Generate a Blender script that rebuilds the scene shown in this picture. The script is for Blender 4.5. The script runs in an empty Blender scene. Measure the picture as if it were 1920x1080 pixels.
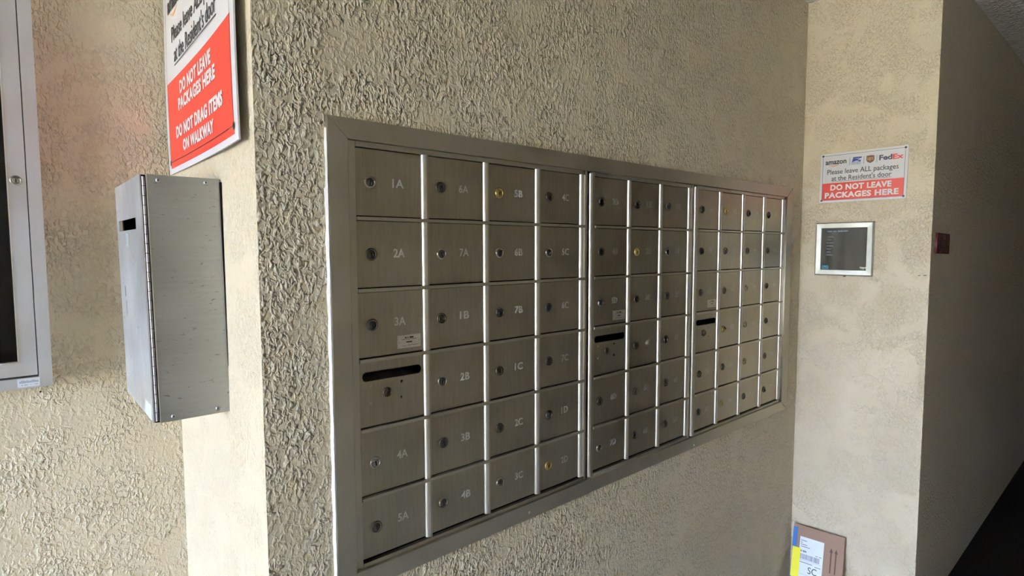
import bpy, bmesh, math, random
from mathutils import Vector, Matrix
random.seed(7)
SC = bpy.context.scene
COL = SC.collection

# ------------------------------------------------------------------ camera
def make_camera():
    yaw, pitch, roll = math.radians(41.2456), math.radians(-3.9811), math.radians(-0.1228)
    fw = Vector((math.sin(yaw)*math.cos(pitch), math.cos(yaw)*math.cos(pitch), math.sin(pitch)))
    rt = fw.cross(Vector((0, 0, 1))).normalized()
    up = rt.cross(fw)
    rt, up = rt*math.cos(roll)+up*math.sin(roll), up*math.cos(roll)-rt*math.sin(roll)
    m = Matrix((rt, up, -fw)).transposed().to_4x4()
    m.translation = Vector((-0.4349, -1.0045, 1.4387))
    cd = bpy.data.cameras.new('camera'); co = bpy.data.objects.new('camera', cd)
    COL.objects.link(co); co.matrix_world = m
    cd.sensor_width = 36; cd.lens = 1069.85/1920*36; cd.clip_start = .02; cd.clip_end = 200
    SC.camera = co
make_camera()

# ------------------------------------------------------------------ light
SC.view_settings.view_transform = 'Standard'; SC.view_settings.look = 'None'
SC.view_settings.gamma = 1; SC.view_settings.use_curve_mapping = False
SC.view_settings.exposure = 0.0
SKY = (0.455, 0.64, 1.02); SKY_STRENGTH = 106.0
SUN_STRENGTH = 32
wd = bpy.data.worlds.new('sky'); SC.world = wd; wd.use_nodes = True
bg = wd.node_tree.nodes['Background']
bg.inputs['Color'].default_value = (*SKY, 1); bg.inputs['Strength'].default_value = SKY_STRENGTH
sd = bpy.data.lights.new('sun', 'SUN'); sd.energy = SUN_STRENGTH; sd.color = (1, .93, .8); sd.angle = .01
so = bpy.data.objects.new('sun', sd); COL.objects.link(so)
so.rotation_euler = Vector((-.25, .55, -1)).to_track_quat('-Z', 'Y').to_euler()

# ------------------------------------------------------------------ materials
def nodes(name):
    m = bpy.data.materials.new(name); m.use_nodes = True
    nt = m.node_tree; return m, nt, nt.nodes['Principled BSDF']
def nn(nt, kind, **kw):
    n = nt.nodes.new(kind)
    for k, v in kw.items():
        if k in n.inputs: n.inputs[k].default_value = v
        else: setattr(n, k, v)
    return n
def plain(name, col, rough=.5, metal=0, spec=.5, coat=0):
    m, nt, b = nodes(name)
    b.inputs['Base Color'].default_value = (*col, 1); b.inputs['Roughness'].default_value = rough
    b.inputs['Metallic'].default_value = metal; b.inputs['Specular IOR Level'].default_value = spec
    b.inputs['Coat Weight'].default_value = coat
    return m
def math_n(nt, op, a, b=None, c=None):
    n = nt.nodes.new('ShaderNodeMath'); n.operation = op
    for i, v in enumerate((a, b, c)):
        if v is None: continue
        if isinstance(v, (int, float)): n.inputs[i].default_value = v
        else: nt.links.new(v, n.inputs[i])
    return n.outputs[0]
def ramp(nt, src, lo, hi):
    n = nt.nodes.new('ShaderNodeMapRange'); n.interpolation_type = 'SMOOTHSTEP'
    nt.links.new(src, n.inputs['Value']); n.inputs['From Min'].default_value = lo; n.inputs['From Max'].default_value = hi
    return n.outputs['Result']
def stucco(name, col, rough=.45, dist=.0048, patch=.55, scale=85):
    m, nt, b = nodes(name); L = nt.links
    tc = nn(nt, 'ShaderNodeTexCoord')
    blob = nn(nt, 'ShaderNodeTexNoise', Scale=scale, Detail=2.5, Roughness=.5, Distortion=.6)
    L.new(tc.outputs['Object'], blob.inputs['Vector'])
    mp = nn(nt, 'ShaderNodeMapping'); mp.inputs['Scale'].default_value = (1, 1, .55); L.new(tc.outputs['Object'], mp.inputs['Vector'])
    ridge = nn(nt, 'ShaderNodeTexNoise', Scale=scale*1.5, Detail=1.5, Roughness=.5, Distortion=.3); L.new(mp.outputs[0], ridge.inputs['Vector'])
    area = nn(nt, 'ShaderNodeTexNoise', Scale=9.0, Detail=2.0, Roughness=.5, Distortion=.8); L.new(tc.outputs['Object'], area.inputs['Vector'])
    fine = nn(nt, 'ShaderNodeTexNoise', Scale=420.0, Detail=2.0); L.new(tc.outputs['Object'], fine.inputs['Vector'])
    k = ramp(nt, blob.outputs['Fac'], .46, .66)
    r = ramp(nt, ridge.outputs['Fac'], .47, .66)
    a = ramp(nt, area.outputs['Fac'], .34, .34+patch*.4)
    h = math_n(nt, 'ADD', math_n(nt, 'MULTIPLY', k, .7), math_n(nt, 'MULTIPLY', r, .8))
    h = math_n(nt, 'MULTIPLY', h, math_n(nt, 'ADD', math_n(nt, 'MULTIPLY', a, .78), .22))
    h = math_n(nt, 'ADD', h, math_n(nt, 'MULTIPLY', fine.outputs['Fac'], .05))
    bp = nn(nt, 'ShaderNodeBump', Strength=1.0, Distance=dist); L.new(h, bp.inputs['Height']); L.new(bp.outputs[0], b.inputs['Normal'])
    tint = nn(nt, 'ShaderNodeTexNoise', Scale=2.2, Detail=3.0); L.new(tc.outputs['Object'], tint.inputs['Vector'])
    mx = nn(nt, 'ShaderNodeMix', data_type='RGBA')
    mx.inputs['A'].default_value = (col[0]*.93, col[1]*.93, col[2]*.9, 1); mx.inputs['B'].default_value = (*[min(1, c*1.04) for c in col], 1)
    L.new(tint.outputs['Fac'], mx.inputs['Factor']); L.new(mx.outputs['Result'], b.inputs['Base Color'])
    b.inputs['Roughness'].default_value = rough
    return m
def metal(name, col, rough, streak=.12, scl=(3, 3, 60), spots=0., bump=.0):
    m, nt, b = nodes(name); L = nt.links
    tc = nn(nt, 'ShaderNodeTexCoord')
    mp = nn(nt, 'ShaderNodeMapping'); mp.inputs['Scale'].default_value = scl; L.new(tc.outputs['Object'], mp.inputs['Vector'])
    s = nn(nt, 'ShaderNodeTexNoise', Scale=6.0, Detail=4.0, Roughness=.6); L.new(mp.outputs[0], s.inputs['Vector'])
    c = nn(nt, 'ShaderNodeTexNoise', Scale=9.0, Detail=3.0); L.new(tc.outputs['Object'], c.inputs['Vector'])
    f = math_n(nt, 'ADD', math_n(nt, 'MULTIPLY', s.outputs['Fac'], .5), math_n(nt, 'MULTIPLY', c.outputs['Fac'], .5))
    f = ramp(nt, f, .3, .7)
    mx = nn(nt, 'ShaderNodeMix', data_type='RGBA'); L.new(f, mx.inputs['Factor'])
    mx.inputs['A'].default_value = (*[v*(1-streak) for v in col], 1); mx.inputs['B'].default_value = (*[min(1, v*(1+streak)) for v in col], 1)
    out = mx.outputs['Result']
    if spots:
        mp2 = nn(nt, 'ShaderNodeMapping'); mp2.inputs['Scale'].default_value = (1, 1, 2.4); L.new(tc.outputs['Object'], mp2.inputs['Vector'])
        sp = nn(nt, 'ShaderNodeTexNoise', Scale=85.0, Detail=3.0, Distortion=.5); L.new(mp2.outputs[0], sp.inputs['Vector'])
        mx2 = nn(nt, 'ShaderNodeMix', data_type='RGBA'); L.new(math_n(nt, 'MULTIPLY', ramp(nt, sp.outputs['Fac'], .66, .74), spots), mx2.inputs['Factor'])
        L.new(out, mx2.inputs['A']); mx2.inputs['B'].default_value = (.12, .11, .10, 1); out = mx2.outputs['Result']
    L.new(out, b.inputs['Base Color'])
    rr = nn(nt, 'ShaderNodeMapRange'); L.new(f, rr.inputs['Value']); rr.inputs['To Min'].default_value = rough*.85; rr.inputs['To Max'].default_value = rough*1.2
    L.new(rr.outputs['Result'], b.inputs['Roughness'])
    b.inputs['Metallic'].default_value = 1.0
    if bump:
        bp = nn(nt, 'ShaderNodeBump', Strength=.5, Distance=bump); L.new(c.outputs['Fac'], bp.inputs['Height']); L.new(bp.outputs[0], b.inputs['Normal'])
    return m

BEIGE = (.64, .552, .41)
M_WALL = stucco('beige_stucco', BEIGE, dist=.0064, scale=82)
M_WALL_SOFT = stucco('beige_stucco_soft', BEIGE, dist=.0022, scale=110)
M_WALL_MID = stucco('beige_stucco_mid', BEIGE, dist=.0040, scale=90)
M_CEIL = stucco('grey_popcorn_ceiling', (.74, .70, .66), rough=.9, dist=.006, patch=.3, scale=45)
M_DARKWALL = plain('dark_brown_doors', (.15, .12, .085), .7)  # for an unseen wall, darkened to cut light bounced into the corridor
M_FLOOR = plain('dark_floor', (.012, .009, .006), .9, spec=.1)  # shade of the deep corridor put into the floor colour
M_CONCRETE = stucco('pale_concrete', (.46, .47, .46), rough=.8, dist=.0008, scale=30)  # unseen floor made pale to bounce light onto the lower walls
M_GROUND = plain('paving', (.58, .43, .22), .9)  # warm tone for unseen outdoor surfaces added to bounce sunlight in
M_ANOD = metal('anodized_door_metal', (.37, .34, .27), .38, .14, (30, 3, 2))
M_FRAME = metal('anodized_frame_metal', (.46, .435, .365), .42, .06, (3, 3, 3))
M_RIB = metal('bright_aluminium', (.93, .94, .95), .34, .03, (8, 8, 2))
M_STEEL = metal('weathered_steel', (.41, .43, .445), .42, .08, (2, 2, 30), spots=.6)
M_GALV = metal('galvanised_door', (.84, .89, .97), .45, .07, (6, 6, 3), spots=.35)
M_SILVER = metal('cabinet_silver', (.66, .67, .72), .5, .03, (2, 2, 2))
M_BLACK = plain('black', (.004, .004, .004), .8, spec=.1)
M_DARKGAP = plain('dark_gap', (.01, .009, .008), .9)
M_INK = plain('black_ink', (.012, .012, .014), .4)
M_WHITE = plain('white_vinyl', (.80, .81, .86), .3)
M_RED = plain('red_vinyl', (.52, .034, .018), .4)
M_WHITEINK = plain('white_ink', (.86, .86, .88), .35)
M_GREYINK = plain('grey_ink', (.22, .24, .27), .5)
M_BLUE = plain('postal_blue', (.012, .04, .22), .35)
M_BROWN = plain('shield_brown', (.09, .03, .012), .35)
M_GOLD = plain('shield_gold', (.55, .30, .10), .35)
M_PURPLE = plain('dark_purple', (.03, .012, .06), .35)
M_EXRED = plain('bright_red_ink', (.60, .04, .04), .35)
M_ORANGE = plain('orange_ink', (.75, .30, .10), .35)
M_BRASS = metal('brass', (.50, .39, .15), .3, .1)
M_NICKEL = metal('nickel', (.36, .34, .30), .28, .1)
M_BRUSHED = metal('brushed_frame_metal', (.46, .48, .47), .36, .12, (30, 4, 4))
M_DULL = metal('tarnished_metal', (.10, .09, .075), .35, .2)
M_SCRATCH = plain('number_engraving', (.62, .61, .57), .45)
M_SCRATCH2 = plain('faint_number_engraving', (.42, .41, .37), .5)
M_PLATE = metal('plate_metal', (.80, .78, .74), .5, .12, (40, 40, 40))
M_CARD = plain('brown_cardboard', (.27, .17, .12), .8)
M_CARDDARK = plain('dark_card_print', (.10, .055, .045), .8)
M_LBL = plain('paper_label', (.80, .84, .90), .6)
M_YEL = plain('yellow_sticker', (.85, .78, .03), .5)
M_PBLUE = plain('package_blue', (.02, .13, .42), .5)
M_SCREEN = plain('gloss_black_panel', (.012, .013, .014), .12)
M_TEAL = plain('teal_print', (.02, .14, .24), .4)
M_MAROON = plain('maroon_plaque', (.10, .012, .012), .5)
M_MARTEXT = plain('plaque_letters', (.24, .15, .12), .5)
M_CAULK = plain('white_caulk', (.75, .74, .70), .6)
M_FELT = plain('black_letterboard', (.006, .006, .007), .9)
def glass_mat():
    m, nt, b = nodes('clear_glass')
    b.inputs['Base Color'].default_value = (1, 1, 1, 1); b.inputs['Roughness'].default_value = .02
    b.inputs['Transmission Weight'].default_value = 1; b.inputs['IOR'].default_value = 1.2
    return m
M_GLASS = glass_mat()

# ------------------------------------------------------------------ mesh helpers
def link(name, me, mats, parent=None):
    o = bpy.data.objects.new(name, me); COL.objects.link(o)
    for m in (mats if isinstance(mats, (list, tuple)) else [mats]): me.materials.append(m)
    if parent: o.parent = parent
    return o
def bm_obj(name, bm, mats, parent=None, smooth=False):
    me = bpy.data.meshes.new(name); bmesh.ops.recalc_face_normals(bm, faces=bm.faces[:]); bm.to_mesh(me); bm.free()
    if smooth:
        for p in me.polygons: p.use_smooth = True
    return link(name, me, mats, parent)
def add_box(bm, x0, x1, y0, y1, z0, z1, bev=0, mat=0):
    r = bmesh.ops.create_cube(bm, size=1)
    vs = r['verts']
    for v in vs:
        v.co = Vector(((x0+x1)/2+v.co.x*(x1-x0), (y0+y1)/2+v.co.y*(y1-y0), (z0+z1)/2+v.co.z*(z1-z0)))
    fs = {f for v in vs for f in v.link_faces}
    for f in fs: f.material_index = mat
    if bev:
        es = {e for v in vs for e in v.link_edges}
        bmesh.ops.bevel(bm, geom=list(es), offset=bev, segments=2, affect='EDGES', profile=.5)
    return vs
def boxes(name, lst, mats, parent=None, bev=0):
    bm = bmesh.new()
    for b in lst: add_box(bm, *b[:6], bev=bev, mat=(b[6] if len(b) > 6 else 0))
    return bm_obj(name, bm, mats, parent)
def tag(o, label=None, cat=None, group=None, kind=None):
    if label: o['label'] = label
    if cat: o['category'] = cat
    if group: o['group'] = group
    if kind: o['kind'] = kind
    return o
def empty(name, loc, label, cat, group=None):
    o = bpy.data.objects.new(name, None); COL.objects.link(o); o.location = loc; o.empty_display_size = .05
    bpy.context.view_layer.update()
    return tag(o, label, cat, group)
class Face:
    """flat (or gently bowed) face: u to the right, v up, h outwards"""
    def __init__(s, org, ud, vd, hd, bow=None): s.o, s.u, s.v, s.h, s.bow = Vector(org), Vector(ud), Vector(vd), Vector(hd), bow
    def __call__(s, u, v, h): return s.o + s.u*u + s.v*v + s.h*(h + (s.bow(u, v) if s.bow else 0))
def map_mesh(me, F, u0, v0, h0, sx=1, sy=1, sz=1):
    for v in me.vertices: v.co = F(u0+v.co.x*sx, v0+v.co.y*sy, h0+v.co.z*sz)
def curve_mesh(cu):
    o = bpy.data.objects.new('tmp', cu); COL.objects.link(o)
    dg = bpy.context.evaluated_depsgraph_get(); dg.update()
    me = bpy.data.meshes.new_from_object(o.evaluated_get(dg)); bpy.data.objects.remove(o); bpy.data.curves.remove(cu)
    return me
def unparented(o, parent):
    if parent: o.parent = parent; o.matrix_parent_inverse = parent.matrix_world.inverted()
    return o
def text(name, body, F, u0, u1, v0, v1, h, mat, parent, bold=0, shear=0, ext=.0003, keep=False, spacing=1, label=None, thick=None):
    cu = bpy.data.curves.new(name, 'FONT'); cu.body = body; cu.size = 1; cu.offset = bold; cu.shear = shear
    cu.extrude = .01; cu.resolution_u = 3; cu.space_character = spacing
    me = curve_mesh(cu); me.name = name
    xs = [v.co.x for v in me.vertices]; ys = [v.co.y for v in me.vertices]
    a, b, c, d = min(xs), max(xs), min(ys), max(ys)
    sx = (u1-u0)/(b-a); sy = (v1-v0)/(d-c)
    for v in me.vertices: v.co.x -= a; v.co.y -= c
    map_mesh(me, F, u0, v0, h, sx, sy, ext/.01)
    o = link(name, me, mat); unparented(o, parent)
    if label: o['label'] = label
    return o
def shape(name, outer, holes, F, h0, depth, mat, parent, label=None, bevel=0):
    """flat plate cut to an outline with holes"""
    cu = bpy.data.curves.new(name, 'CURVE'); cu.dimensions = '2D'; cu.fill_mode = 'BOTH'; cu.extrude = 1
    for pts in [outer]+list(holes):
        sp = cu.splines.new('POLY'); sp.points.add(len(pts)-1); sp.use_cyclic_u = True
        for i, p in enumerate(pts): sp.points[i].co = (p[0], p[1], 0, 1)
    me = curve_mesh(cu); me.name = name
    map_mesh(me, F, 0, 0, h0+depth/2, 1, 1, depth/2)
    o = link(name, me, mat); unparented(o, parent)
    if label: o['label'] = label
    return o
def rect(u0, v0, u1, v1): return [(u0, v0), (u1, v0), (u1, v1), (u0, v1)]
def rrect(u0, v0, u1, v1, r, n=5):
    pts = []
    for cx, cy, a0 in ((u1-r, v0+r, -90), (u1-r, v1-r, 0), (u0+r, v1-r, 90), (u0+r, v0+r, 180)):
        for i in range(n+1):
            a = math.radians(a0+90*i/n); pts.append((cx+r*math.cos(a), cy+r*math.sin(a)))
    return pts
def disc(cx, cy, r, n=20): return [(cx+r*math.cos(2*math.pi*i/n), cy+r*math.sin(2*math.pi*i/n)) for i in range(n)]
def grid_panel(name, F, u0, u1, v0, v1, h0, h1, mat, parent, nu=16, nv=8):
    """slab following the bow of its face"""
    bm = bmesh.new(); fr = []; bk = []
    for j in range(nv+1):
        for i in range(nu+1):
            u = u0+(u1-u0)*i/nu; v = v0+(v1-v0)*j/nv
            fr.append(bm.verts.new(F(u, v, h1))); bk.append(bm.verts.new(F(u, v, h0)))
    W = nu+1
    for j in range(nv):
        for i in range(nu):
            a = j*W+i; bm.faces.new((fr[a], fr[a+1], fr[a+W+1], fr[a+W])); bm.faces.new((bk[a], bk[a+W], bk[a+W+1], bk[a+1]))
    for i in range(nu):
        bm.faces.new((fr[i], bk[i], bk[i+1], fr[i+1])); a = nv*W+i; bm.faces.new((fr[a], fr[a+1], bk[a+1], bk[a]))
    for j in range(nv):
        a = j*W; bm.faces.new((fr[a], fr[a+W], bk[a+W], bk[a])); a = j*W+nu; bm.faces.new((fr[a], bk[a], bk[a+W], fr[a+W]))
    o = bm_obj(name, bm, mat); unparented(o, parent); return o
def lathe(bm, prof, cx, cy, F, n=28, mat=0):
    rings = []
    for r, h in prof:
        if r < 1e-6: rings.append([bm.verts.new(F(cx, cy, h))])
        else: rings.append([bm.verts.new(F(cx+r*math.cos(2*math.pi*i/n), cy+r*math.sin(2*math.pi*i/n), h)) for i in range(n)])
    for a, b in zip(rings, rings[1:]):
        for i in range(n):
            j = (i+1) % n
            if len(b) == 1 and len(a) == 1: continue
            if len(b) == 1: f = bm.faces.new((a[i], a[j], b[0]))
            elif len(a) == 1: f = bm.faces.new((a[0], b[i], b[j]))
            else: f = bm.faces.new((a[i], a[j], b[j], b[i]))
            f.material_index = mat
def screw(F, u, v, h, r, parent, name='screw', mat=None):
    bm = bmesh.new(); lathe(bm, [(r, 0), (r, r*.25), (r*.75, r*.5), (r*.35, r*.55), (r*.3, r*.2), (0, r*.2)], u, v, Face(F(0, 0, h), F.u, F.v, F.h), 16)
    bm.faces.ensure_lookup_table()
    for f in bm.faces:
        if (f.calc_center_median()-F(u, v, h+r*.2)).length < r*.34: f.material_index = 1
    o = bm_obj(name, bm, [mat or M_NICKEL, M_BLACK]); unparented(o, parent); return o

# ------------------------------------------------------------------ the setting
XL, XR, YR, YL, ZC = -.1218, 2.0548, -.4518, .6527, 2.4297
XO, XI, ZI, ZO = .02, 1.917, .79, 1.664         # opening of the mailbox recess in the wall
OPEN = -8.5                                     # unseen open end of the passage, placed to shape the daylight
T = .5
wb = tag(boxes('wall_back', [(XL, XO, 0, T, 0, ZC), (XI, XR, 0, T, 0, ZC), (XO, XI, 0, T, 0, ZI), (XO, XI, 0, T, ZO, ZC), (XO, XI, .45, T, ZI, ZO)], [M_WALL, M_WALL_SOFT]), kind='structure')
for p in wb.data.polygons:
    if p.normal.x < -.9 and p.center.x < -.1: p.material_index = 1
tag(boxes('wall_left', [(OPEN, XL, YL, YL+.2, 0, ZC), (XL, XL+.2, T, YL+.2, 0, ZC, 1)], [M_WALL_MID, M_WALL_SOFT]), kind='structure')
wr = tag(boxes('wall_right', [(XR, 9, YR, .3, 0, ZC)], [M_WALL_MID, M_WALL_SOFT]), kind='structure')
for p in wr.data.polygons:
    if p.normal.x < -.9: p.material_index = 1
tag(boxes('wall_front', [(-5.6, 1.95, -2.15, -1.95, 0, ZC), (1.95, 9, -2.15, -1.33, 0, ZC, 1)], [M_WALL, M_DARKWALL]), kind='structure')  # unseen, added and placed to shape the daylight; dark part limits bounce
tag(boxes('wall_far', [(8.8, 9, -1.33, YR, 0, ZC)], M_WALL), kind='structure')
tag(boxes('ceiling', [(OPEN, 9.2, -2.15, .9, ZC, ZC+.25)], M_CEIL), kind='structure')
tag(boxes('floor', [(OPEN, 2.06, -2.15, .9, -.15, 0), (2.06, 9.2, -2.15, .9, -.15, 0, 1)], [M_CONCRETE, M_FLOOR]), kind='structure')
tag(boxes('ground', [(-60, OPEN, -60, 60, -.25, -.08)], M_GROUND), kind='structure')  # unseen outdoor ground, added to throw warm daylight inside

tag(boxes('wall_opposite', [(-23, -22.5, -40, 40, -.08, 3.2)], M_GROUND), kind='structure')  # unseen wall added to block low sky and bounce warm light

# faces to lay things on
F_A = Face((0, 0, 0), (1, 0, 0), (0, 0, 1), (0, -1, 0))                  # mailbox wall: u = x, v = z
F_R = Face((XR, 0, 0), (0, -1, 0), (0, 0, 1), (-1, 0, 0))                # right return: u = -y
F_L = Face((XL, 0, 0), (0, -1, 0), (0, 0, 1), (-1, 0, 0))                # left return: u = -y
F_C = Face((0, YR, 0), (1, 0, 0), (0, 0, 1), (0, -1, 0))                 # corridor wall
F_W = Face((0, YL, 0), (1, 0, 0), (0, 0, 1), (0, -1, 0))                 # left wall

# ------------------------------------------------------------------ mailboxes
ZROW = [1.630, 1.4955, 1.3585, 1.2230, 1.0865, .9505, .8235]
FR = .012
sur = empty('mailbox_surround', (.97, -.006, .777), 'wide grey anodized metal frame mitred around the whole bank of mailboxes', 'frame')
def rail(name, pts, h=FR, mat=M_FRAME):
    return shape(name, pts, [], F_A, .0005, h, mat, sur)
xo, xi, gi, go = 0.0, .0372, 1.886, 1.9365
zo, zi, bi, bo = 1.6765, 1.6392, .815, .777
rail('side_rail', [(xo, bo), (xi-.0004, bi+.0004), (xi-.0004, zi-.0004), (xo, zo)])
rail('side_rail', [(gi+.0004, bi), (go, bo), (go, zo), (gi+.0004, zi)])
rail('top_rail', [(xo+.0006, zo), (xi, zi), (.9690, zi), (.9690, zo)])
rail('top_rail', [(.9702, zi+.0015), (gi, zi), (go-.0006, zo), (.9702, zo)], FR-.0012)
rail('bottom_rail', [(xo+.0006, bo), (.714, bo), (.714, bi), (xi, bi)])
rail('bottom_rail', [(.7152, bo+.001), (go-.0006, bo), (gi, bi), (.7152, bi)], FR-.001)
for u, v in ((.4898, .7935), (1.2341, .7885)):
    screw(F_A, u, v, FR, .0035, sur, 'screw', M_RIB)
# white caulk along the left side of the frame
bm = bmesh.new(); n = 120; prev = None
for i in range(n+1):
    z = .775+(1.655-.775)*i/n
    w = .0035+.0008*math.sin(i*.5)+.0010*random.random(); d = .007+.0015*random.random()
    if z > 1.55: w *= .5
    ring = [bm.verts.new((-w, .001, z)), bm.verts.new((-w*.6, -d*.7, z)), bm.verts.new((-.0006, -d, z)), bm.verts.new((-.0006, .001, z))]
    if prev:
        for a in range(4): bm.faces.new((prev[a], prev[(a+1) % 4], ring[(a+1) % 4], ring[a]))
    prev = ring
unparented(bm_obj('caulk_bead', bm, M_CAULK), sur)['label'] = 'uneven white caulk bead'

def lock_mesh(kind):
    """a cam lock: collar, face and keyway; centred on 0,0, u=x, v=z, outwards -y"""
    face, ring, hole = {'dark': (M_DULL, M_DULL, M_BLACK), 'silver': (M_DULL, M_NICKEL, M_BLACK), 'brass': (M_BRASS, M_BRASS, M_BLACK), 'bright': (M_NICKEL, M_NICKEL, M_BLACK)}[kind]
    bm = bmesh.new(); F = Face((0, 0, 0), (1, 0, 0), (0, 0, 1), (0, -1, 0))
    lathe(bm, [(.0118, 0), (.0118, .0016), (.0106, .0030), (.0090, .0030), (.0082, .0016), (.0082, .0010)], 0, 0, F, 28, 0)
    lathe(bm, [(.0080, .0010), (.0076, .0022), (.0060, .0026), (0, .0026)], 0, -.0004, F, 24, 1)
    for x0, x1, z0, z1 in ((-.0011, .0013, -.0058, .0030),):
        add_box(bm, x0, x1, -.0032, -.0024, z0, z1, mat=2)
    add_box(bm, .0016, .0024, -.0034, -.0024, -.0052, .0010, mat=0)
    me = bpy.data.meshes.new('lock_'+kind); bmesh.ops.recalc_face_normals(bm, faces=bm.faces[:]); bm.to_mesh(me); bm.free()
    for m in (ring, face, hole): me.materials.append(m)
    for p in me.polygons: p.use_smooth = p.material_index != 2
    return me
LOCKS = {k: lock_mesh(k) for k in ('dark', 'silver', 'brass', 'bright')}

def number(body, x, z, door, mat):
    text('number', body, F_A, x-.0125, x+.0125, z-.0085, z+.0085, .0006, mat, door, ext=.0002, bold=.014)

def slot_panel(x0, x1, z1, z0, unit):
    w = x1-x0; s = w/.143
    holes = [rrect(x0+.006*s, z1-.037, x1-.0045, z1-.0185, .0085), disc(x0+.0915*s, z1-.0475, .0022, 10), disc(x0+.0910*s, z1-.0795, .0022, 10)]
    p = shape('collection_slot_door', rect(x0, z0, x1, z1), holes, F_A, -.0015, .0020, M_ANOD, unit, 'blank door with a wide rounded mail slot and a centre lock')
    chute = bpy.data.meshes.new('chute'); bm = bmesh.new()
    add_box(bm, x0+.004, x1-.004, .002, .08, z1-.042, z1-.0395)
    o = bm_obj('slot_chute', bm, M_RIB); unparented(o, p)
    lk = bpy.data.objects.new('lock', LOCKS['dark']); COL.objects.link(lk); lk.location = (x0+.059*s, -.0005, z1-.064); lk.scale = (.85, 1, .85); unparented(lk, p)
    for u, v in ((x0+.0235*s, z1-.0465), (x0+.023*s, z1-.0795)):
        bm = bmesh.new(); lathe(bm, [(.0032, 0), (.0028, .0006), (0, .0006)], u, v, Face((0, -.0005, 0), (1, 0, 0), (0, 0, 1), (0, -1, 0)), 12)
        unparented(bm_obj('rivet', bm, M_FRAME), p)
    return p

SEQ = [f'{n}{l}' for l in 'ABCDEFGHJ' for n in range(1, 8)]
seq = iter(SEQ)
KINDS = {'1A': 'silver', '2A': 'dark', '4A': 'bright', '4B': 'silver', '7A': 'silver', '5B': 'brass', '6B': 'silver', '5C': 'silver', '1D': 'dark', '2D': 'brass',
         '2B': 'silver', '3C': 'silver', '5D': 'silver', '2E': 'brass', '1F': 'silver', '7D': 'silver', '4G': 'brass', '7G': 'brass', '2H': 'brass', '5H': 'bright', '6H': 'bright', '7H': 'bright'}
UNITS = [
    dict(x=[(.0560, .1990), (.2165, .3590), (.3765, .5185), (.5375, .6775)], rim=(.0405, .7055), label='leftmost grey metal mailbox unit, four columns of doors numbered 1A to 2D'),
    dict(x=[(.7350, .8780), (.8960, 1.0315), (1.0500, 1.1880)], rim=(.7150, 1.2150), label='middle grey metal mailbox unit of three columns, doors 3D to 5F'),
    dict(x=[(1.2460, 1.3800), (1.3990, 1.5410), (1.5580, 1.7045), (1.7210, 1.8655)], rim=(1.2245, 1.8840), label='rightmost grey metal mailbox unit beside the right wall, four columns of doors with faint numbers'),
]
RP = .0062      # ribs stand this far out of the doors
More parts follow.
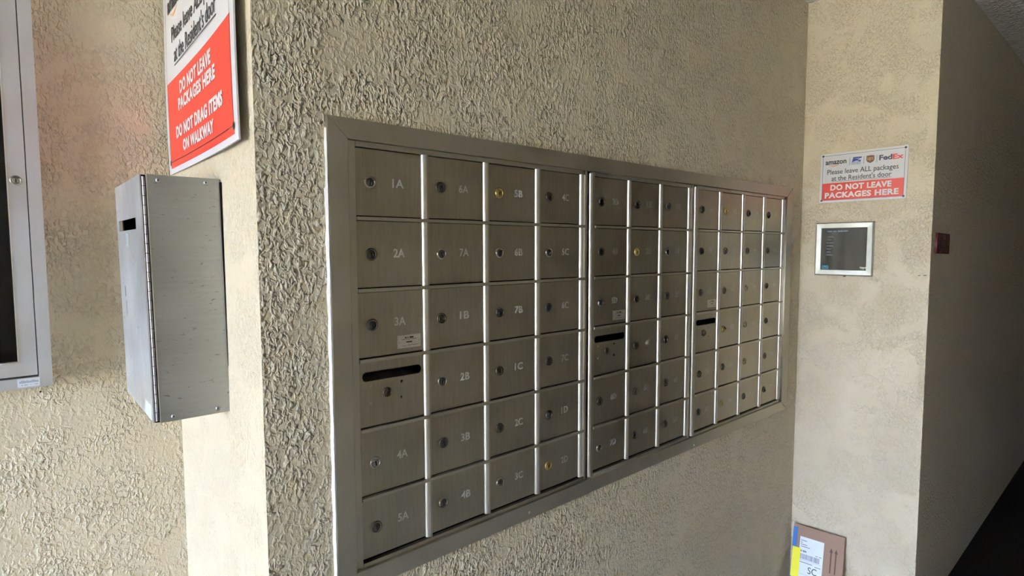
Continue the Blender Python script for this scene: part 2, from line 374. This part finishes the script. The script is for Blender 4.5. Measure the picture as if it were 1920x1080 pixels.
for ui, U in enumerate(UNITS):
    r0, r1 = U['rim']; ztop, zbot = 1.6385, .8155
    unit = empty('mailbox_unit', ((r0+r1)/2, .1, zbot), U['label'], 'mailbox', 'mailbox units set side by side in the wall')
    cols = U['x']; last = cols[-1][1]
    # carcass behind the doors
    bm = bmesh.new()
    add_box(bm, r0+.001, r0+.003, .003, .40, zbot, ztop); add_box(bm, r1-.003, r1-.001, .003, .40, zbot, ztop)
    add_box(bm, r0+.003, r1-.003, .003, .40, ztop-.002, ztop); add_box(bm, r0+.003, r1-.003, .003, .40, zbot, zbot+.002)
    add_box(bm, r0+.003, r1-.003, .396, .40, zbot+.002, ztop-.002)
    unparented(bm_obj('carcass', bm, M_DARKGAP), unit)
    # rim
    bm = bmesh.new()
    add_box(bm, r0+(.0080 if ui else 0), cols[0][0]-.0015, -RP+.001, .004, zbot, ztop, bev=.0006)
    if r1-.001 > last+.021: add_box(bm, last+.0204, r1-.001, -RP+.001, .004, zbot, ztop, bev=.0006)
    add_box(bm, cols[0][0]-.001, last+.013, -RP+.001, .004, 1.6285, ztop, bev=.0006)
    add_box(bm, cols[0][0]-.001, last+.013, -RP+.001, .004, zbot, .8235, bev=.0006)
    unparented(bm_obj('rim', bm, M_FRAME), unit)
    # uprights: the left side is a rounded lip that catches the daylight
    def lip(bm, x0, cw, fw_, d, z0, z1):
        n = 7
        prof = [(x0+cw*(1-math.cos(math.pi/2*i/n)), -d*math.sin(math.pi/2*i/n)) for i in range(n+1)]
        prof += [(x0+cw+fw_, -d), (x0+cw+fw_, .0025), (x0, .0025)]
        lo = [bm.verts.new((p[0], p[1], z0)) for p in prof]; hi = [bm.verts.new((p[0], p[1], z1)) for p in prof]
        m = len(prof)
        for i in range(m):
            q = (lo[i], lo[(i+1) % m], hi[(i+1) % m], hi[i])
            if i < n: bm.faces.new(q).smooth = True
            else: bm.faces.new([bm.verts.new(v.co) for v in q])
        bm.faces.new([bm.verts.new(v.co) for v in lo]); bm.faces.new([bm.verts.new(v.co) for v in hi[::-1]])
    def upright(x0, cw, fw_, parent, name, d=RP):
        bm = bmesh.new()
        for k in range(6):
            lip(bm, x0, cw, fw_, d, ZROW[k+1]+.0036, ZROW[k]-.0036 if k else ZROW[k]-.0016)
        unparented(bm_obj(name, bm, M_RIB), parent)
    for i, (a, b) in enumerate(cols):
        upright(b+.0006, .0070, .0032, unit, 'divider')
        if i+1 < len(cols):
            bm = bmesh.new(); add_box(bm, b+.0114, cols[i+1][0]-.0012, -RP+.002, .0025, .8235, 1.6285, bev=.0004); unparented(bm_obj('divider_strip', bm, M_FRAME), unit)
    upright(last+.0124, .0055, .0022, unit, 'edge_strip')
    if ui:
        bm = bmesh.new(); lip(bm, r0-.0010, .0065, .0020, RP+.001, zbot+.003, ztop-.004); unparented(bm_obj('edge_strip', bm, M_RIB), unit)
    for k in range(1, 6):
        bm = bmesh.new(); add_box(bm, cols[0][0]-.001, last+.0200, -RP-.0006, .0025, ZROW[k]-.0034, ZROW[k]+.0034, bev=.0008)
        unparented(bm_obj('shelf_rail', bm, M_FRAME), unit)
    for ci, (a, b) in enumerate(cols):
        for k in range(6):
            zt = ZROW[k]-.0045 if k else ZROW[k]-.003; zb = ZROW[k+1]+.0058
            if ci == 0 and k == 3:
                slot_panel(a, b, zt, zb, unit); continue
            num = next(seq)
            bm = bmesh.new(); jx = random.uniform(-.0004, .0004)
            add_box(bm, a+jx, b+jx, -.0005, .0012, zb, zt, bev=.0004)
            tilt = random.uniform(-.0012, .0012); zm = (zt+zb)/2
            for v in bm.verts: v.co.y += (v.co.x-a)*tilt*2+(v.co.z-zm)*random.uniform(-.0, .0)
            door = bm_obj('door', bm, M_ANOD); unparented(door, unit)
            ww = b-a
            kind = KINDS.get(num, 'dark')
            lk = bpy.data.objects.new('lock', LOCKS[kind]); COL.objects.link(lk)
            lk.location = (a+ww*.215+random.uniform(-.0015, .0015), -.0004, zm+random.uniform(-.001, .0015)); lk.rotation_euler = (0, random.uniform(-.25, .25), 0)
            unparented(lk, door)
            if kind == 'brass': lk['label'] = 'brass lock'
            number(num, a+ww*.635, zm+.002, door, M_SCRATCH if ui == 0 else M_SCRATCH2)
            if ci == 0 and k == 2:
                pz = zb+.009
                pl = shape('rating_plate', rect(b-.0600, pz, b-.0055, pz+.0265), [disc(b-.0555, pz+.012, .0012, 8), disc(b-.0095, pz+.013, .0012, 8)], F_A, .0008, .0006, M_PLATE, door, 'small bright riveted plate with black lettering')
                bm = bmesh.new()
                for (u0, u1, v0, v1) in ((.018, .021, .0195, .0225), (.023, .025, .0195, .0225), (.028, .037, .0195, .0225), (.010, .046, .0172, .0179), (.021, .034, .0105, .0130), (.012, .020, .004, .0046), (.024, .048, .005, .0057)):
                    add_box(bm, b-.06+u0, b-.06+u1, -.0016, -.0013, pz+v0, pz+v1)
                o = bm_obj('plate_print', bm, M_INK); unparented(o, door)

# ------------------------------------------------------------------ notice signs
def sign_base(name, F, w, h, label, border, red0, red1, line_w, corner, loc):
    s = empty(name, loc, label, 'sign')
    grid_panel('sign_board', F, 0, w, 0, h, 0, .003, M_WHITE, s, 24, 12)
    b = border
    bm_faces = []
    grid_panel('red_panel', F, b, w-b, red0, red1, .0030, .0034, M_RED, s, 20, 4)['label'] = 'red lower panel'
    bm = bmesh.new()
    def strip(u0, u1, v0, v1):
        n = 16; pv = None
        for i in range(n+1):
            t = i/n
            if u1-u0 > v1-v0: q = [(u0+(u1-u0)*t, v0), (u0+(u1-u0)*t, v1)]
            else: q = [(u1, v0+(v1-v0)*t), (u0, v0+(v1-v0)*t)]
            r = [bm.verts.new(F(*q[0], .0038)), bm.verts.new(F(*q[1], .0038))]
            if pv: bm.faces.new((pv[0], r[0], r[1], pv[1]))
            pv = r
    strip(b, w-b, h-b-line_w, h-b); strip(b, b+line_w, b, h-b); strip(w-b-line_w, w-b, b, h-b); strip(b, w-b, b, b+line_w)
    for cu, cv in ((b, b), (w-b, b), (b, h-b), (w-b, h-b)):
        r = corner; pts = [bm.verts.new(F(cu+r*math.cos(a*.5236)*.9, cv+r*math.sin(a*.5236)*.9, .0041)) for a in range(12)]
        bm.faces.new(pts)
    unparented(bm_obj('border_line', bm, M_INK), s)
    return s
def logos(s, F, u0, u1, v0, v1, e=.0037):
    """carrier marks in a row: the wordmark with its smile, the eagle mark, the shield and the two-colour wordmark"""
    w = u1-u0; h = v1-v0
    text('amazon_logo', 'amazon', F, u0, u0+w*.285, v0+h*.30, v0+h*.80, e, M_INK, s, bold=.022)
    n = 12; pts = []; a0, a1 = u0+w*.05, u0+w*.19; vb = v0+h*.22
    for i in range(n+1): t = i/n; pts.append((a0+(a1-a0)*t, vb-math.sin(math.pi*t)*h*.20))
    for i in range(n, -1, -1): t = i/n; pts.append((a0+(a1-a0)*t, vb-math.sin(math.pi*t)*h*.10+h*.02))
    shape('smile_mark', pts, [], F, e-.0003, .0005, M_ORANGE, s)
    for k in (.325, .51, .675):
        shape('divider_line', rect(u0+w*k, v0+h*.02, u0+w*(k+.006), v1), [], F, e-.0003, .0004, M_GREYINK, s)
    a, b = u0+w*.355, u0+w*.485
    d = b-a
    shape('eagle_mark', [(a, v0+h*.32), (b-.12*d, v0+h*.32), (b, v1), (a+.16*d, v1)], [], F, e-.0003, .0004, M_BLUE, s)
    shape('eagle_mark', [(a+.20*d, v0+h*.86), (a+.86*d, v0+h*.70), (a+.55*d, v0+h*.52), (a+.94*d, v0+h*.60), (a+.98*d, v0+h*.78)], [], F, e+.0001, .0004, M_WHITEINK, s)
    shape('eagle_mark', [(a+.02*d, v0+h*.36), (a+.48*d, v0+h*.50), (a+.80*d, v0+h*.36)], [], F, e+.0001, .0003, M_WHITEINK, s)
    text('postal_wording', 'UNITED STATES', F, a, b-.1*d, v0+h*.17, v0+h*.27, e, M_BLUE, s)
    text('postal_wording', 'POSTAL SERVICE', F, a, b-.1*d, v0+h*.03, v0+h*.13, e, M_BLUE, s)
    a, b = u0+w*.545, u0+w*.645; d = b-a
    sh = [(a, v0+h*.97), (a+d*.5, v1+h*.03), (b, v0+h*.97), (b, v0+h*.40), (b-.12*d, v0+h*.20), (a+d*.5, v0), (a+.12*d, v0+h*.20), (a, v0+h*.40)]
    shape('shield_mark', sh, [], F, e-.0003, .0004, M_BROWN, s)
    text('ups_logo', 'ups', F, a+d*.13, b-d*.13, v0+h*.26, v0+h*.76, e+.0003, M_GOLD, s, bold=.01)
    text('fedex_logo', 'Fed', F, u0+w*.705, u0+w*.865, v0+h*.22, v0+h*.90, e, M_PURPLE, s, bold=.035, label='dark purple lettering')
    text('fedex_logo', 'Ex', F, u0+w*.870, u1, v0+h*.22, v0+h*.88, e, M_EXRED, s, bold=.035, label='red lettering')

# small sign on the right return wall
w, h = .300, .194
FS = Face(F_R(.0690, 1.6195, .0015), F_R.u, Vector((0, -.008, 1)).normalized(), F_R.h)
s = sign_base('notice_sign', FS, w, h, 'small white and red delivery notice on the right cream wall, above the dark panel', .0085, .0085, .0765, .0011, .0045, F_R(.22, 1.62, .002))
logos(s, FS, .018, .286, .141, .170)
text('lettering', 'Please leave ALL packages', FS, .026, .272, .105, .130, .0037, M_INK, s, bold=.006)
text('lettering', "at the Resident's door", FS, .043, .250, .085, .1045, .0037, M_INK, s, bold=.006)
shape('underline', rect(.043, .0815, .250, .0827), [], FS, .0033, .0005, M_INK, s)
text('lettering', 'DO NOT LEAVE', FS, .040, .252, .0465, .0695, .0039, M_WHITEINK, s, bold=.045, spacing=1.08)
text('lettering', 'PACKAGES HERE', FS, .020, .276, .0165, .0395, .0039, M_WHITEINK, s, bold=.045, spacing=1.08)

# large sign on the left return wall, bowed off the wall
bow = lambda u, v: .002+.012*(u/.61)**3+.002*math.sin(v*9)
w, h = .612, .458
FB = Face(F_L(-.634, 1.6215, .001), F_L.u, F_L.v, F_L.h, bow)
s = sign_base('notice_sign', FB, w, h, 'large white and red delivery notice on the left return wall, above the steel drop box', .026, .0125, .2125, .0018, .008, F_L(-.33, 1.62, .002))
logos(s, FB, .050, .560, .352, .408)
text('lettering', 'Please leave ALL packages', FB, .090, .548, .285, .330, .0042, M_INK, s, bold=-.002)
text('lettering', "at the Resident's door", FB, .113, .490, .246, .283, .0042, M_INK, s, bold=-.002)
shape('underline', rect(.113, .2385, .490, .2405), [], FB, .0038, .0005, M_INK, s)
for body, a, b, v0, v1 in (('DO NOT LEAVE', .160, .440, .1655, .1945), ('PACKAGES HERE', .140, .470, .1320, .1590), ('DO NOT DRAG ITEMS', .105, .517, .0740, .1015), ('ON WALKWAY', .165, .440, .0385, .0640)):
    text('lettering', body, FB, a, b, v0, v1, .0044, M_WHITEINK, s, bold=.042, spacing=1.08)

# ------------------------------------------------------------------ dark display panel on the right return wall
dp = empty('display_panel', F_R(.166, 1.432, 0), 'square black display panel in a silver frame below the small notice', 'display')
FD = Face(F_R(.0630, 1.3275, .001), F_R.u, F_R.v, F_R.h)
w, h = .209, .211; b = .0215
bm = bmesh.new()
outer = [(0, 0), (w, 0), (w, h), (0, h)]; mid = [(.004, .004), (w-.004, .004), (w-.004, h-.004), (.004, h-.004)]
inn = [(b, b), (w-b, b), (w-b, h-b), (b, h-b)]
L0 = [bm.verts.new(FD(*p, 0)) for p in outer]; L1 = [bm.verts.new(FD(*p, .011)) for p in outer]; L2 = [bm.verts.new(FD(*p, .014)) for p in mid]
L3 = [bm.verts.new(FD(*p, .013)) for p in inn]; L4 = [bm.verts.new(FD(*p, .008)) for p in inn]
for A, B in ((L0, L1), (L1, L2), (L2, L3), (L3, L4)):
    for i in range(4): bm.faces.new((A[i], A[(i+1) % 4], B[(i+1) % 4], B[i]))
bm.faces.new(L0)
unparented(bm_obj('silver_frame', bm, M_BRUSHED), dp)
grid_panel('screen', FD, b, w-b, b, h-b, .004, .0085, M_SCREEN, dp, 1, 1)
bm = bmesh.new()
def fbar(u0, u1, v0, v1, hh=.0087):
    bm.faces.new([bm.verts.new(FD(*p, hh)) for p in ((u0, v0), (u1, v0), (u1, v1), (u0, v1))])
u = .042
for n_ in (5, 4, 10):
    for k in range(n_):
        ww = random.uniform(.0026, .0036); fbar(u, u+ww, .1735, .1735+random.choice((.0045, .0058))); u += ww+.0008
    u += .003
for r in range(7):
    u = .042; v = .1545-.0122*r
    for k in range(random.randint(5, 7)):
        ww = random.uniform(.0022, .0034); fbar(u, u+ww, v-.0017, v+random.choice((.0012, .002))); u += ww+.0008
unparented(bm_obj('screen_print', bm, M_GREYINK), dp)['label'] = 'tiny pale lines of print'
shape('logo_patch', rect(.027, .0255, .051, .0395), [], FD, .0086, .0004, M_TEAL, dp, 'teal printed patch')
shape('logo_mark', [(.029, .036), (.040, .030), (.049, .037), (.047, .033), (.040, .0275), (.031, .032)], [], FD, .009, .0003, M_SCREEN, dp)
for a, b_, c, d in ((.165, .1685, .030, .036), (.1695, .1735, .0285, .0355), (.1745, .1790, .027, .035), (.1800, .1820, .0295, .0355), (.1830, .1870, .029, .0355)):
    shape('corner_logo', [(a, d), (b_, d), ((a+b_)/2+.0008, c), ((a+b_)/2-.0008, c)], [], FD, .0086, .0003, M_WHITEINK, dp)
shape('catch_tab', rect(.106, -.004, .114, .0), [], FD, .002, .006, M_DULL, dp)

# small gouges in the stucco right of the panel
bm = bmesh.new()
for u0, u1, v0 in ((.414, .424, 1.336), (.430, .444, 1.337)):
    pts = [(u0, v0), ((u0+u1)/2, v0-.0016), (u1, v0+.0005), (u1-.002, v0+.0022), ((u0+u1)/2, v0+.001)]
    a = [bm.verts.new(F_R(p[0], p[1], .0006)) for p in pts]; bm.faces.new(a)
g = bm_obj('trim_1', bm, M_DARKGAP); tag(g, kind='structure')

# ------------------------------------------------------------------ maroon plaque on the corridor wall
pq = empty('wall_plaque', (2.19, YR, 1.415), 'small dark maroon plaque on the shaded corridor wall', 'plaque')
shape('plaque_board', [(2.102, 1.4165), (2.286, 1.4135), (2.284, 1.489), (2.108, 1.492)], [], F_C, .001, .006, M_MAROON, pq)
bm = bmesh.new()
for u0, u1, v0, v1 in ((2.125, 2.165, 1.4665, 1.469), (2.125, 2.132, 1.4665, 1.486), (2.14, 2.165, 1.476, 1.480), (2.125, 2.165, 1.483, 1.486), (2.180, 2.222, 1.4665, 1.486), (2.240, 2.272, 1.4665, 1.470), (2.240, 2.272, 1.475, 1.478), (2.240, 2.272, 1.483, 1.486),
                       (2.112, 2.122, 1.444, 1.458), (2.160, 2.225, 1.457, 1.460), (2.170, 2.215, 1.449, 1.453), (2.160, 2.225, 1.442, 1.445), (2.255, 2.272, 1.444, 1.460),
                       (2.135, 2.190, 1.433, 1.436), (2.150, 2.195, 1.427, 1.430), (2.140, 2.185, 1.420, 1.424), (2.215, 2.222, 1.420, 1.436), (2.230, 2.262, 1.433, 1.436), (2.238, 2.256, 1.420, 1.430)):
    bm.faces.new([bm.verts.new(F_C(*p, .0075)) for p in ((u0, v0), (u1, v0), (u1, v1), (u0, v1))])
unparented(bm_obj('plaque_print', bm, M_MARTEXT), pq)

# ------------------------------------------------------------------ steel drop box on the left return wall
bx0, bx1, by0, by1, bz0, bz1 = -.2545, -.1228, .2051, .520, 1.1168, 1.573
dbx = empty('drop_box', (XL, (by0+by1)/2, bz0), 'tall steel drop box with a hinged slotted door, mounted on the left return wall', 'drop box')
def shear_x(bm):                      # the box hangs very slightly out of plumb
    for v in bm.verts: v.co.x -= (v.co.z-bz0)*.011-.003
def dpart(name, lst, mat, bev=0, parent=None):
    bm = bmesh.new()
    for q in lst: add_box(bm, *q, bev=bev)
    shear_x(bm); o = bm_obj(name, bm, mat); unparented(o, parent or dbx); return o
fx = bx0+.0100
dpart('box_body', [(fx, bx1, by0, by0+.002, bz0, bz1), (fx, bx1, by1-.002, by1, bz0, bz1), (fx, bx1, by0+.002, by1-.002, bz1-.002, bz1), (fx, bx1, by0+.002, by1-.002, bz0, bz0+.002), (bx1-.002, bx1, by0+.002, by1-.002, bz0+.002, bz1-.002)], M_STEEL)
dpart('corner_flange', [(fx-.0004, fx+.0014, by0-.0012, by0+.0012, bz0, bz1)], M_RIB)
# door with a cut slot; local face u = -y
FX = Face((bx0+.0022, 0, 0), (0, -1, 0), (0, 0, 1), (-1, 0, 0))
dr = shape('box_door', rect(-by1, bz0+.002, -by0-.0005, bz1-.001), [rrect(-.490, 1.4765, -.272, 1.4985, .003)], FX, 0, .0022, M_GALV, dbx, 'pale galvanised front door with a letter slot')
for v in dr.data.vertices: v.co.x -= (v.co.z-bz0)*.011-.003
def fpatch(name, u0, u1, v0, v1, mat, parent, lab=None, hh=.0024):
    o = shape(name, rect(u0, v0, u1, v1), [], FX, hh, .0003, mat, parent, lab)
    for v in o.data.vertices: v.co.x -= (v.co.z-bz0)*.011-.003
fpatch('slot_label', -.405, -.365, 1.445, 1.470, plain('faded_label', (.25, .26, .26), .6), dr, 'faded grey label below the slot')
fpatch('tape_patch', -.285, -.220, 1.120, 1.150, plain('clear_tape', (.75, .85, .86), .3), dr, 'pale tape patch')
fpatch('scratch', -.4540, -.4505, 1.338, 1.360, M_DULL, dr, 'short dark scratch'); fpatch('scratch', -.4470, -.4455, 1.300, 1.331, M_GREYINK, dr)
# piano hinge
bm = bmesh.new(); nk = 26; L = (bz1-bz0-.008)/nk
for k in range(nk):
    z0 = bz0+.004+k*L+.0006; z1 = z0+L-.0012
    r = bmesh.ops.create_cone(bm, cap_ends=True, segments=12, radius1=.0024, radius2=.0024, depth=z1-z0)
    for v in r['verts']: v.co += Vector((bx0+.0058, by0+.0012, (z0+z1)/2))
shear_x(bm)
hg = bm_obj('piano_hinge', bm, metal('hinge_metal', (.22, .21, .23), .4), smooth=False); unparented(hg, dbx)
dpart('hinge_gap', [(bx0+.0024, fx+.001, by0+.0042, by0+.0250, bz0+.001, bz1-.001)], M_BLACK)
dpart('slot_liner', [(bx0+.060, bx0+.062, by0+.004, by1-.004, 1.36, bz1-.004), (bx0+.012, bx0+.060, by0+.004, by1-.004, bz1-.007, bz1-.004), (bx0+.012, bx0+.060, by1-.007, by1-.004, 1.36, bz1-.008)], M_BLACK)  # black sheets added inside the box so the slot reads as dark
FSide = Face((0, by0, 0), (1, 0, 0), (0, 0, 1), (0, -1, 0))
for u, v in ((-.2275, 1.5635), (-.149, 1.5645), (-.2195, 1.1255), (-.143, 1.1265)):
    screw(FSide, u, v, .0, .0042, dbx, 'rivet', M_STEEL)
# black strip put in as the shade of the gap between box and wall
bm = bmesh.new(); prev = None
for i in range(61):
    z = bz0+.012+(bz1-bz0-.018)*i/60; w = .0035+.0018*random.random()
    x = bx1+.003-(z-bz0)*.011
    ring = [bm.verts.new((x-.001, by0-.0015-w*.4, z)), bm.verts.new((x+w, by0-.0015-w*.3, z)), bm.verts.new((x+w, by0+.02, z)), bm.verts.new((x-.001, by0+.02, z))]
    if prev:
        for a in range(4): bm.faces.new((prev[a], prev[(a+1) % 4], ring[(a+1) % 4], ring[a]))
    prev = ring
unparented(bm_obj('black_seal', bm, M_BLACK), dbx)['label'] = 'ragged black sealant'

# ------------------------------------------------------------------ notice cabinet on the left wall
nc = empty('notice_cabinet', (-.80, YL, 1.139), 'silver aluminium notice cabinet with a locked glass door, cut off by the left edge', 'cabinet')
cx0, cx1, cz0, cz1 = -1.22, -.378, 1.139, 2.10
yf = .5987
def ring_frame(name, x0, x1, z0, z1, t, y0, y1, mat, parent, bev=.001):
    """four mitred lengths"""
    bm = bmesh.new()
    for pts in ([(x0, z0), (x1, z0), (x1-t, z0+t), (x0+t, z0+t)], [(x1, z0), (x1, z1), (x1-t, z1-t), (x1-t, z0+t)], [(x1, z1), (x0, z1), (x0+t, z1-t), (x1-t, z1-t)], [(x0, z1), (x0, z0), (x0+t, z0+t), (x0+t, z1-t)]):
        a = [bm.verts.new((p[0], y0, p[1])) for p in pts]; c = [bm.verts.new((p[0], y1, p[1])) for p in pts]
        bm.faces.new(a); bm.faces.new(c[::-1])
        for i in range(4): bm.faces.new((a[i], a[(i+1) % 4], c[(i+1) % 4], c[i]))
    o = bm_obj(name, bm, mat); unparented(o, parent); return o
ring_frame('outer_frame', cx0, cx1, cz0, cz1, .0232, yf, YL-.001, M_SILVER, nc)
dg_ = ring_frame('door_frame', cx0+.0250, cx1-.0250, cz0+.0275, cz1-.0250, .0295, yf+.001, yf+.02, M_SILVER, nc)
ring_frame('bead', cx0+.0545, cx1-.0545, cz0+.0570, cz1-.0545, .0022, yf, yf+.012, M_RIB, dg_)
g = boxes('glass_pane', [(cx0+.056, cx1-.056, yf+.009, yf+.012, cz0+.058, cz1-.056)], M_GLASS); unparented(g, dg_)
g = boxes('letter_board', [(cx0+.02, cx1-.02, YL-.012, YL-.004, cz0+.02, cz1-.02)], M_FELT); unparented(g, nc)
g['label'] = 'black board behind the glass'
lk = bpy.data.objects.new('lock', LOCKS['bright']); COL.objects.link(lk); lk.location = (-.4195, yf+.001, 1.584); lk.scale = (.85, 1, .85); unparented(lk, dg_)
FCB = Face((0, yf, 0), (1, 0, 0), (0, 0, 1), (0, -1, 0))
st = shape('maker_sticker', rect(-.4372, 1.1425, -.3997, 1.1605), [], FCB, .0001, .0004, plain('sticker_white', (.78, .83, .92), .4), nc, 'small white sticker with faded grey print')
bm = bmesh.new(); u = -.4340
for k in range(11):
    ww = .0024; hgt = random.choice((.0045, .006)); bm.faces.new([bm.verts.new(FCB(*p, .0007)) for p in ((u, 1.1510), (u+ww, 1.1512), (u+ww, 1.1512+hgt), (u, 1.1510+hgt))]); u += ww+.0005
for a, b_ in ((-.431, -.428), (-.426, -.420), (-.416, -.4145), (-.409, -.404)):
    bm.faces.new([bm.verts.new(FCB(*p, .0007)) for p in ((a, 1.1462), (b_, 1.1462), (b_, 1.1478), (a, 1.1478))])
unparented(bm_obj('sticker_print', bm, plain('faded_print', (.40, .45, .52), .6)), nc)
bm = bmesh.new(); bm.faces.new([bm.verts.new(F_W(*p, .0008)) for p in disc(-.3990, 1.1180, .0022, 8)])  # small dark speck on the left wall
tag(bm_obj('trim_2', bm, M_DARKGAP), kind='structure')

# ------------------------------------------------------------------ cardboard mailer leaning in the right corner
pk = empty('cardboard_mailer', (1.96, -.135, 0), 'flat brown cardboard mailer with a blue edge, leaning in the corner on the floor', 'package')
org = Vector((1.958, -.0330, .002)); vd = Vector((.077, .014, .265)).normalized(); ud = Vector((0, -1, .0)).normalized()
ud = (ud-vd*ud.dot(vd)).normalized(); hd = ud.cross(vd)
if hd.x > 0: hd = -hd
FP = Face(org, ud, vd, hd)
w, h = .198, .272
bm = bmesh.new()
vs = [bm.verts.new(FP(u, v, d)) for d in (-.016, 0) for u, v in ((0, 0), (w, 0), (w, h), (0, h))]
for f in ((0, 1, 2, 3), (4, 5, 6, 7), (0, 1, 5, 4), (1, 2, 6, 5), (2, 3, 7, 6), (3, 0, 4, 7)): bm.faces.new([vs[i] for i in f])
bmesh.ops.bevel(bm, geom=bm.edges[:], offset=.0015, segments=2, affect='EDGES')
unparented(bm_obj('mailer_body', bm, M_CARD), pk)
def pp(name, pts, mat, hh=.0004, lab=None): return shape(name, pts, [], FP, hh-.0003, .0004, mat, pk, lab)
pp('blue_band', rect(.001, .001, .018, h-.012), M_PBLUE, lab='blue printed edge')
pp('shipping_label', rect(.030, .02, .124, h-.044), M_LBL, .0006, 'white shipping label with a barcode')
pp('yellow_sticker', rect(.003, .060, .036, h-.092), M_YEL, .0010, 'bright yellow sticker')
lt = h-.044
bm = bmesh.new()
def lb(u0, u1, v0, v1, hh=.0009): bm.faces.new([bm.verts.new(FP(*p, hh)) for p in ((u0, v0), (u1, v0), (u1, v1), (u0, v1))])
for i, (a, c) in enumerate(((.034, .058), (.034, .042), (.034, .060), (.036, .072))): lb(a, c, lt-.016-.008*i, lt-.013-.008*i)
lb(.036, .041, lt-.060, lt-.053); lb(.044, .059, lt-.060, lt-.053)
u = .036
while u < .112:
    ww = random.choice((.0012, .002, .003)); lb(u, u+ww, lt-.088, lt-.067); u += ww+random.choice((.001, .0018))
lb(.095, .104, lt-.063, lt-.060); lb(.108, .118, lt-.063, lt-.060)
lb(.032, .122, lt-.0925, lt-.0918); lb(.034, .085, lt-.102, lt-.099); lb(.095, .118, lt-.106, lt-.103); lb(.032, .122, lt-.147, lt-.1462)
unparented(bm_obj('label_print', bm, M_GREYINK), pk)
text('lettering', 'SC', FP, .070, .104, lt-.138, lt-.112, .0009, M_INK, pk)
bm = bmesh.new()
for uu in (.150, .168):
    lb(uu, uu+.005, .12, .20); bm.faces.new([bm.verts.new(FP(*p, .0009)) for p in ((uu-.004, .20), (uu+.009, .20), (uu+.0025, .217))])
lb(.150, .166, .082, .10)
unparented(bm_obj('arrow_print', bm, M_CARDDARK), pk)['label'] = 'faint dark printed arrows'
